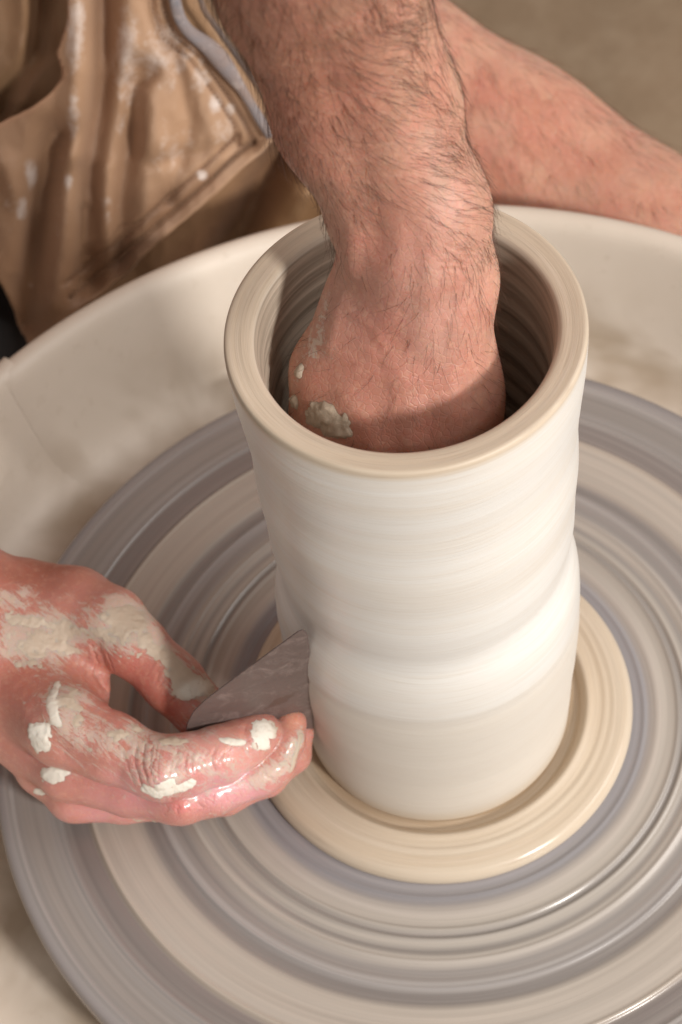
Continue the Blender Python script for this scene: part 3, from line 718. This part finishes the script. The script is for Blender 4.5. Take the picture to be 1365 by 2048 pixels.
# --- thigh
setup(leg, (.55, .31, .225))
leg.push(.25 * fbm(leg.V, .12, 2)); leg.refresh()
paint(leg, np.clip(fbm(leg.V, .35, 3) * 1.4, 0, .6), (.54, .22, .14))
paint(leg, np.clip(fbm(leg.V + 40, .5, 3) * 1.4, 0, .5), (.66, .40, .28))
setup(trunk, (.58, .30, .21))
def finish():
    Vs, Fs, at_ = [], [], {'tint': [], 'wet': [], 'slip': [], 'crease': []}; o = 0
    for s in (arm, hand, leg, trunk):
        Vs.append(s.V); Fs.append(s.F + o); o += len(s.V)
        for k in at_: at_[k].append(getattr(s, k))
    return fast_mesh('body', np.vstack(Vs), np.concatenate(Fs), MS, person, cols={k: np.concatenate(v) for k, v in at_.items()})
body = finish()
def clay_layer(s, th, sharp=1.0):
    e1 = CR @ np.array([.77, -.64, .0]); e2 = np.cross(CR[:, 2], e1)
    n1 = .5 * fbm(s.V, 1.7, 3) + .7 * fbm(np.stack([s.V @ e1 * .9, s.V @ e2 * 3.2, s.V @ CR[:, 2] * 3.2], 1), 1.0, 3); n2 = fbm(s.V + 31, 5.0, 2); n3 = np.abs(fbm(s.V * np.array([1, 2.2, 1.0]) + 7, 2.6, 2))
    f = s.clay + .7 * n1 + .30 * n2 - .47
    off = np.clip(f * th * 2.2, -.06, th * .55) + np.clip(f * 4, 0, 1) * (n3 * th * 1.0 + n2 * th * .5 * sharp)
    V = s.V + s.N * off[:, None]
    keep = (f[s.F] > -.10).any(1) & (s.clay[s.F] > .05).any(1)
    F_ = s.F[keep]; used = np.unique(F_); mp = np.full(len(V), -1, np.int64); mp[used] = np.arange(len(used))
    o = fast_mesh('clay_smear', V[used], mp[F_], ML, person, cols={'tint': s.ctint[used]})
    o['label'] = 'drying cream clay stuck to the skin'; o['kind'] = 'stuff'
    return o
clay_layer(arm, .13, 1.2); clay_layer(hand, .034)
# ------------------------------------------------------------------ body hair
mh, nth, bh = mat('dark_hair')
bh.inputs['Base Color'].default_value = (.085, .034, .019, 1); bh.inputs['Roughness'].default_value = .45
mh2, nt2, bh2 = mat('light_hair')
bh2.inputs['Base Color'].default_value = (.16, .08, .045, 1); bh2.inputs['Roughness'].default_value = .45
def grow(name, s, density, dirf, lenf, rad, seed, m_):
    r = np.random.default_rng(seed)
    A = s.V[s.F[:, 0]]; B_ = s.V[s.F[:, 1]]; C2 = s.V[s.F[:, 2]]; D_ = s.V[s.F[:, 3]]
    area = np.linalg.norm(np.cross(C2 - A, D_ - B_), axis=1) / 2
    fc = (A + B_ + C2 + D_) / 4; fn = s.N[s.F].mean(1); fn /= np.linalg.norm(fn, axis=1, keepdims=True) + 1e-9
    px, py, _ = project(fc)
    w = density(fc, fn, px, py) * area
    n = r.poisson(w.sum()); pick = r.choice(len(w), n, p=w / w.sum())
    u, v = r.random((2, n, 1))
    root = (A[pick] * (1 - u) + B_[pick] * u) * (1 - v) + (D_[pick] * (1 - u) + C2[pick] * u) * v
    N_ = fn[pick]; px, py = px[pick], py[pick]
    D0 = dirf(root, N_, px, py, r)
    D0 = D0 - N_ * (D0 * N_).sum(1, keepdims=True); D0 /= np.linalg.norm(D0, axis=1, keepdims=True) + 1e-9
    sd = np.cross(N_, D0); L = lenf(px, py, r, n)
    K = 8; t = np.linspace(0, 1, K)
    bend = (r.normal(0, .42, n) + 0); lift = r.uniform(.06, .32, n); curl = r.uniform(-.02, .45, n)
    P = np.zeros((n, K, 3))
    ang = bend[:, None] * t[None] ** 1.1
    step = L[:, None] / (K - 1); cur = root - N_ * .03; P[:, 0] = cur
    wob = r.normal(0, .07, (n, K))
    for k in range(1, K):
        a = ang[:, k] + wob[:, k]; e = lift * (1 - t[k]) * 1.6 + lift * .25 - curl * t[k] * .35
        d = D0 * np.cos(a)[:, None] + sd * np.sin(a)[:, None] + N_ * e[:, None]
        d /= np.linalg.norm(d, axis=1, keepdims=True)
        cur = cur + d * step; P[:, k] = cur
    hc = bpy.data.hair_curves.new(name); hc.add_curves([K] * n)
    hc.points.foreach_set('position', (P * S).astype(np.float32).reshape(-1))
    ra = hc.attributes.get('radius') or hc.attributes.new('radius', 'FLOAT', 'POINT')
    ra.data.foreach_set('value', (rad * r.uniform(.6, 1.25, (n, 1)) * (1 - t[None] * .75)).astype(np.float32).reshape(-1))
    hc.materials.append(m_)
    o = bpy.data.objects.new(name, hc); o['kind'] = 'stuff'; return link(o, person)
def nrm(v): return v / np.linalg.norm(v)
D1 = nrm(at(790, 330, 68) - at(658, 0, 62.5)); RT = CR[:, 0]; UPV = CR[:, 1]
def dens_arm(c, n, px, py):
    side = ((CC - c) / np.linalg.norm(CC - c, axis=1, keepdims=True) * n).sum(1)
    ax = np.interp(py, [0, 215, 430, 560, 800], [658, 752, 828, 848, 822]); u = (px - ax) / 180
    d = 10.0 + 7.5 * np.clip(u, -.2, 1) + 3.0 * np.clip(-u - .3, 0, 1)
    d *= 1 - .1 * np.clip((px - ax - 110) / 60, 0, 1)
    d *= np.interp(py, [-80, 330, 450, 600, 700, 800, 880], [1.35, 1.2, .85, .5, .42, .34, .22])
    d *= np.where((py > 470) & (u < -.35), .22, 1)
    d *= .55 + .9 * (vnoise(c * .9) * .5 + .5)
    return d * (side > -.55) * (py > -420) * (c[:, 2] > 22)
def dir_arm(root, N_, px, py, r):
    ax = np.interp(py, [0, 215, 430, 560, 800], [658, 752, 828, 848, 822]); u = np.clip((px - ax) / 180, -1, 1)
    sw = np.interp(u, [-1, -.3, .2, .7, 1], [-.35, .05, .75, .95, .75])
    hb = np.clip((py - 440) / 160, 0, 1)
    sw = sw * (1 - hb) + np.interp(u, [-1, -.2, .5, 1], [-1.1, -.75, .25, .8]) * hb
    D_ = D1[None] + RT[None] * sw[:, None]
    sd = np.cross(N_, D_); lf = fbm(root, .45, 2) * .9
    return D_ + sd * lf[:, None] + r.normal(0, .15, (len(px), 3))
grow('arm_hair', arm, dens_arm, dir_arm, lambda px, py, r, n: (.9 + 1.7 * r.random(n) ** 1.2) * np.interp(py, [0, 450, 600, 850], [1, .95, .85, .75]) * np.interp(px - np.interp(py, [0, 215, 430, 560, 800], [658, 738, 822, 848, 822]), [-200, -140, 110, 160], [.8, 1, 1, .5]), 4.6e-5, 3, mh)
DL = nrm(at(1300, 480, 112) - at(1000, 150, 114))
grow('leg_hair', leg, lambda c, n, px, py: 3.0 * ((px > 700) & (px < 1500)) * (n @ CR[:, 2] > -.3), lambda root, N_, px, py, r: DL * .5 - UPV * .8 + r.normal(0, .3, (len(px), 3)), lambda px, py, r, n: r.uniform(1.0, 2.2, n), 6e-5, 5, mh2)
# ------------------------------------------------------------------ steel rib
def rib():
    pd = lambda x, y: 81.6 + (x - 615) * .0118 + (y - 1262) * .0403
    ol = [(373, 1462), (376, 1446), (388, 1424), (410, 1402), (432, 1385), (475, 1353), (530, 1313), (585, 1273), (597, 1264), (605, 1261), (612, 1264), (617, 1272), (620, 1300), (622.5, 1350), (625, 1400), (627, 1440), (624, 1470), (600, 1480), (560, 1484), (500, 1490), (430, 1488), (390, 1482), (377, 1474)]
    P = np.array([at(x, y, pd(x, y)) for x, y in ol])
    n = np.cross(P[6] - P[0], P[14] - P[0]); n /= np.linalg.norm(n)
    if n @ (CC - P[0]) < 0: n = -n
    bm = bmesh.new(); th = .07
    a = [bm.verts.new(p * S) for p in P]; b = [bm.verts.new((p - n * th) * S) for p in P]
    bm.faces.new(a); bm.faces.new(b[::-1]); m = len(a)
    for i in range(m): bm.faces.new([a[i], b[i], b[(i + 1) % m], a[(i + 1) % m]])
    bmesh.ops.recalc_face_normals(bm, faces=bm.faces)
    me = bpy.data.meshes.new('steel_rib'); bm.to_mesh(me); bm.free(); me.materials.append(MR)
    o = link(bpy.data.objects.new('steel_rib', me))
    bv = o.modifiers.new('edge', 'BEVEL'); bv.width = .00016; bv.segments = 2; bv.limit_method = 'ANGLE'; bv.angle_limit = .9
    tag(o, 'thin grey steel rib with rounded corners held against the side of the clay cylinder', 'pottery tool')
    # wet smudge on the face of the rib, where a finger slid
    nt = MR.node_tree; bs = nt.nodes['Principled BSDF']
    old = bs.inputs['Base Color'].links[0].from_socket
    tc = nd(nt, 'ShaderNodeTexCoord').outputs['Object']
    c = at(562, 1398, pd(562, 1398)) * S
    sub = nd(nt, 'ShaderNodeVectorMath', operation='SUBTRACT'); nt.links.new(tc, sub.inputs[0]); sub.inputs[1].default_value = c
    e1 = nrm(at(600, 1375, pd(600, 1375)) - at(520, 1420, pd(520, 1420))); 
    dt = nd(nt, 'ShaderNodeVectorMath', operation='DOT_PRODUCT'); nt.links.new(sub.outputs[0], dt.inputs[0]); dt.inputs[1].default_value = e1
    ln = nd(nt, 'ShaderNodeVectorMath', operation='LENGTH'); nt.links.new(sub.outputs[0], ln.inputs[0])
    al = mth(nt, 'ABSOLUTE', dt.outputs['Value'])
    q = mth(nt, 'SQRT', mth(nt, 'MAXIMUM', mth(nt, 'SUBTRACT', mth(nt, 'MULTIPLY', ln.outputs['Value'], ln.outputs['Value']), mth(nt, 'MULTIPLY', al, al)), 0))
    q = mth(nt, 'ADD', mth(nt, 'DIVIDE', q, .0034), mth(nt, 'DIVIDE', al, .0105))
    q = mth(nt, 'ADD', q, mth(nt, 'MULTIPLY', noise(nt, tc, 500, 3), .8))
    mk = mth(nt, 'MULTIPLY', mth(nt, 'SUBTRACT', 1.35, q, clamp=True), 3.5, clamp=True)
    nt.links.new(mix(nt, mth(nt, 'MULTIPLY', mk, .8), old, (0.13, .085, .07)), bs.inputs['Base Color'])
rib()
# ------------------------------------------------------------------ apron and lap
def inside(px, py, poly):
    x, y = np.asarray(px, float), np.asarray(py, float); r = np.zeros(x.shape, bool); n = len(poly)
    for i in range(n):
        (x1, y1), (x2, y2) = poly[i], poly[(i + 1) % n]
        c = ((y1 > y) != (y2 > y)) & (x < (x2 - x1) * (y - y1) / (y2 - y1 + 1e-12) + x1); r ^= c
    return r
def pline(X, Y, pts):
    b = np.full(X.shape, 1e9)
    for (x1, y1), (x2, y2) in zip(pts[:-1], pts[1:]):
        dx, dy = x2 - x1, y2 - y1; t = np.clip(((X - x1) * dx + (Y - y1) * dy) / (dx * dx + dy * dy), 0, 1)
        b = np.minimum(b, (X - x1 - t * dx) ** 2 + (Y - y1 - t * dy) ** 2)
    return np.sqrt(b)
def atv(X, Y, D):
    return CC + np.stack([(X - 682.5) / CF * D, -(Y - 1024) / CF * D, -D], -1) @ CR.T
def lap_depth(X, Y): return 113.5 - .0145 * (550 - Y) + .0022 * np.abs(X - 300) + np.clip(Y - 620, 0, 400) * .01
EDGE_R = [(350, -800), (350, -60), (352, 10), (372, 62), (425, 108), (478, 180), (515, 238), (545, 282)]
EDGE_B = [(545, 282), (500, 325), (430, 390), (330, 475), (250, 545), (150, 625), (60, 705)]
OPEN = [(138, -800), (136, -20), (133, 50), (112, 108), (128, 150), (100, 190), (60, 218), (0, 248), (-80, 262), (-960, 330)]
def sheet(name, poly, folds, dz, tint, dust_and_sheen, marks=(), step=5, wr=.28, parent=None, extra=None):
    xs = np.arange(-960, 840, step); ys = np.arange(-800, 860, step)
    X, Y = np.meshgrid(xs, ys, indexing='ij'); X = X.astype(float); Y = Y.astype(float)
    D = lap_depth(X, Y) + dz
    for pts, amp, w in folds: D = D + amp * np.exp(-(pline(X, Y, pts) / w) ** 2)
    Q = np.stack([X * .012, Y * .006, X * 0 + dz], -1).reshape(-1, 3)
    D = D + wr * fbm(Q, 1.0, 4).reshape(X.shape) * 2
    if extra is not None: D = extra(X, Y, D)
    V = atv(X, Y, D).reshape(-1, 3); F_ = grid_faces(len(xs), len(ys), flip=True)
    du = np.full(X.shape, .12)
    for (x, y, rx, ry, k) in dust_and_sheen: du = np.maximum(du, k * np.exp(-((X - x) / rx) ** 2 - ((Y - y) / ry) ** 2))
    T = np.tile(np.array(tint, float), (X.size, 1))
    for pts, w, c, k in marks:  # cloth colours and seams, plus painted shade in folds and gaps
        m = (k * np.exp(-(pline(X, Y, pts) / w) ** 2)).reshape(-1, 1); T = T * (1 - m) + np.array(c) * m
    if poly is not None:
        q = F_; cx = X.reshape(-1)[q].mean(1); cy_ = Y.reshape(-1)[q].mean(1); F_ = q[inside(cx, cy_, poly)]
    e = np.sort(np.concatenate([F_[:, [i, (i + 1) % 4]] for i in range(4)]), 1)
    ue, ct = np.unique(e, axis=0, return_counts=True); be = ue[ct == 1]
    bi = np.unique(be)
    for _ in range(14):                      # cut edges run smooth instead of following the weave grid
        A_ = np.zeros_like(V); n_ = np.zeros(len(V))
        for a_, b_ in ((0, 1), (1, 0)): np.add.at(A_, be[:, a_], V[be[:, b_]]); np.add.at(n_, be[:, a_], 1)
        V[bi] = .5 * V[bi] + .5 * A_[bi] / n_[bi][:, None]
    used = np.unique(F_); mp = np.full(len(V), -1, np.int64); mp[used] = np.arange(len(used))
    o = fast_mesh(name, V[used], mp[F_], MA, parent, cols={'tint': T[used], 'dust_and_sheen': du.reshape(-1)[used]})
    so = o.modifiers.new('thickness', 'SOLIDIFY'); so.thickness = .0018; so.offset = -1
    return o
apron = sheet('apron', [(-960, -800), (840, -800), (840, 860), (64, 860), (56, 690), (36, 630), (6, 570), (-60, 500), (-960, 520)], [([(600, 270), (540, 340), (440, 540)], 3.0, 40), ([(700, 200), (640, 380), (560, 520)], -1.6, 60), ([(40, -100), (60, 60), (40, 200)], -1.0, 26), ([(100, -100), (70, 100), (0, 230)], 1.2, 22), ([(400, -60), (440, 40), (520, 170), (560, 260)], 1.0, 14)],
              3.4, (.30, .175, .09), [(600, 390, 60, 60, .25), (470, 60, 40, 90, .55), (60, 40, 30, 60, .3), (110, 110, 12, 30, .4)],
              [([(560, 300), (500, 390), (400, 500), (200, 680)], 46, (.14, .065, .03), .85), ([(660, 300), (590, 430), (520, 520)], 46, (.52, .31, .15), .9), ([(430, -60), (520, 100), (590, 240)], 34, (.50, .40, .29), .85)], parent=person, step=6)  # the dark first stroke is painted shadow in the gap under the pocket
apron['label'] = 'brown canvas apron over the potter\'s lap'
FOLDS = [([(150, -120), (160, 100), (146, 300)], -1.9, 28), ([(262, -120), (252, 120), (300, 280)], -1.1, 36), ([(206, -120), (208, 150), (178, 330), (186, 560)], 2.4, 24), ([(276, 140), (262, 250), (240, 420), (232, 540)], 1.7, 22),
         ([(118, 270), (82, 400), (58, 540), (50, 640)], 2.8, 28), ([(135, 330), (124, 470), (110, 600)], -1.0, 26), ([(212, 340), (214, 440), (224, 540)], -.9, 18), ([(330, 120), (330, 260), (290, 420)], -.5, 60), ([(-60, 260), (10, 420), (0, 560)], -.8, 60),
         ([(300, 150), (262, 170), (270, 300)], .8, 14)]
FOLDS = [(p_, a_ * .72, w_ * 1.25) for p_, a_, w_ in FOLDS] + [([(380, 120), (430, 300)], -.35, 26), ([(340, 60), (380, 240), (340, 400)], .4, 18), ([(300, 330), (420, 300), (500, 290)], .3, 16), ([(10, 330), (50, 420), (40, 540)], -.6, 24), ([(170, 420), (160, 560)], .5, 12), ([(300, 0), (330, 90)], .4, 16)]
poly = [(-960, 330)] + OPEN[::-1][1:] + EDGE_R + EDGE_B[1:] + [(46, 662), (24, 600), (-14, 545), (-960, 560)]
INR = [(x - 24, y + 6) for x, y in EDGE_R[1:-1]] + [(508, 284)]; INB = [(508, 284)] + [(x - 10, y - 30) for x, y in EDGE_B[1:-1]]
INR2 = [(x - 46, y + 12) for x, y in EDGE_R[1:-1]] + [(478, 290)]; INB2 = [(478, 290)] + [(x - 22, y - 56) for x, y in EDGE_B[1:-1]]
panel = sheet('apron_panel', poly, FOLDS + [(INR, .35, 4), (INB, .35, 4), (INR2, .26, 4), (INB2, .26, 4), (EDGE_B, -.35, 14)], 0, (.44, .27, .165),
              [(152, 60, 26, 140, .74), (146, 230, 20, 90, .66), (255, 110, 40, 150, .68), (330, 110, 90, 120, .56), (340, 300, 90, 120, .46), (440, 260, 60, 50, .5), (220, 400, 40, 120, .42), (120, 430, 30, 120, .42), (10, 420, 60, 120, .4), (400, 150, 40, 50, .6), (430, 205, 22, 26, .75), (462, 218, 16, 16, .8), (405, 350, 15, 14, .85), (62, 350, 18, 42, .8), (45, 420, 16, 34, .8),  # dusty smears, widened with painted whitish highlights on the fold tops
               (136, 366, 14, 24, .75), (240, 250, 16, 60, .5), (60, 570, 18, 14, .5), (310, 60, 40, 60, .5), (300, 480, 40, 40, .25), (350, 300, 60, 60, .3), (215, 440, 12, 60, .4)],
              [([(206, -120), (208, 150), (180, 330), (186, 560)], 20, (.20, .11, .07), .6), ([(118, 270), (82, 400), (58, 540)], 20, (.17, .09, .05), .6), ([(262, 250), (240, 420), (232, 540)], 14, (.19, .10, .06), .5), (INR, 5, (.12, .06, .035), .9), (INB, 5, (.10, .05, .028), .9), (INR2, 3.5, (.18, .09, .05), .6), (INB2, 3.5, (.15, .07, .04), .7), ([(260, 420), (250, 520), (180, 590)], 40, (.19, .10, .05), .7), (OPEN, 7, (.62, .34, .2), .6), ([(160, 560), (90, 660)], 60, (.18, .09, .045), .8), ([(90, 640), (30, 560), (0, 480)], 40, (.24, .13, .07), .6), ([(340, 400), (290, 470), (240, 510)], 34, (.14, .07, .035), .85), ([(420, 360), (340, 430)], 20, (.2, .1, .05), .5), ([(170, 470), (190, 560)], 40, (.25, .13, .06), .5)], parent=apron)  # strokes along fold valleys are painted shade; seams, trim and blotches are cloth colour
def tube(name, pts, r, m_, parent, seg=10, tint=None, dust_and_sheen=None, flat=1.0):
    P = densify(pts, .35); n = len(P); V = []
    for i in range(n):
        t = nrm(P[min(i + 1, n - 1)] - P[max(i - 1, 0)]); u = nrm(np.cross(t, CR[:, 2])); w = np.cross(t, u)
        rr = r(i / (n - 1)) if callable(r) else r
        for k in range(seg):
            a = 2 * math.pi * k / seg; V.append(P[i] + u * math.cos(a) * rr + w * math.sin(a) * rr * flat)
    cols = {'tint': np.tile(tint, (len(V), 1)), 'dust_and_sheen': np.full(len(V), dust_and_sheen or 0.)} if tint is not None else None
    q = np.array([[i * seg + k, i * seg + (k + 1) % seg, (i + 1) * seg + (k + 1) % seg, (i + 1) * seg + k] for i in range(n - 1) for k in range(seg)])
    return fast_mesh(name, V, [q, np.arange(seg)[::-1][None], (np.arange(seg) + (n - 1) * seg)[None]], m_, parent, cols=cols)
pts = [at(x, y, lap_depth(x, y) - .35) for x, y in [(346, -200), (348, -60), (352, 10), (374, 58), (428, 104), (482, 176), (518, 234), (543, 272)]]
tube('pocket_binding', pts, lambda t: .26 + .22 * math.exp(-((t - .62) / .16) ** 2) + .1 * math.sin(t * 21) * .4, MA, apron, tint=(.20, .195, .215), dust_and_sheen=.38, flat=.6)
pts = [at(x, y, lap_depth(x, y) + 1.4) for x, y in [(396, -120), (402, 0), (432, 52), (480, 120), (540, 210), (566, 280)]]
tube('apron_edge', pts, .16, MA, apron, tint=(.10, .08, .075), dust_and_sheen=.0, flat=.6)
def stitches():
    bm = bmesh.new()
    for line in (INR, INB, INR2, INB2):
        for (x1, y1), (x2, y2) in zip(line[:-1], line[1:]):
            L = math.hypot(x2 - x1, y2 - y1); k = int(L / 9)
            for i in range(k):
                t0 = (i + .2) / k; t1 = (i + .75) / k
                a, b = [at(x1 + (x2 - x1) * t, y1 + (y2 - y1) * t, lap_depth(x1 + (x2 - x1) * t, y1 + (y2 - y1) * t) - .05) for t in (t0, t1)]
                mid = (a + b) / 2; d = b - a; l_ = np.linalg.norm(d)
                rot = Vector(d).to_track_quat('X', 'Z').to_matrix().to_4x4()
                bmesh.ops.create_cube(bm, size=1, matrix=Matrix.Translation(Vector(mid * S)) @ rot @ Matrix.Diagonal((l_ * S, .06 * S, .06 * S, 1)))
    me = bpy.data.meshes.new('stitching'); bm.to_mesh(me); bm.free(); me.materials.append(m_simple('thread', (.20, .11, .06), .8))
    o = link(bpy.data.objects.new('stitching', me), apron); o['kind'] = 'stuff'
stitches()
# dark trouser leg beside the pan's left rim
mt = m_simple('black_cloth', (.012, .010, .010), .85)
P0 = [at(-560, 500, 124), at(-300, 560, 122), at(-130, 650, 121), at(-60, 760, 122), at(-60, 980, 128)]
tube('trouser_leg', P0, 5.2, mt, person, seg=24)
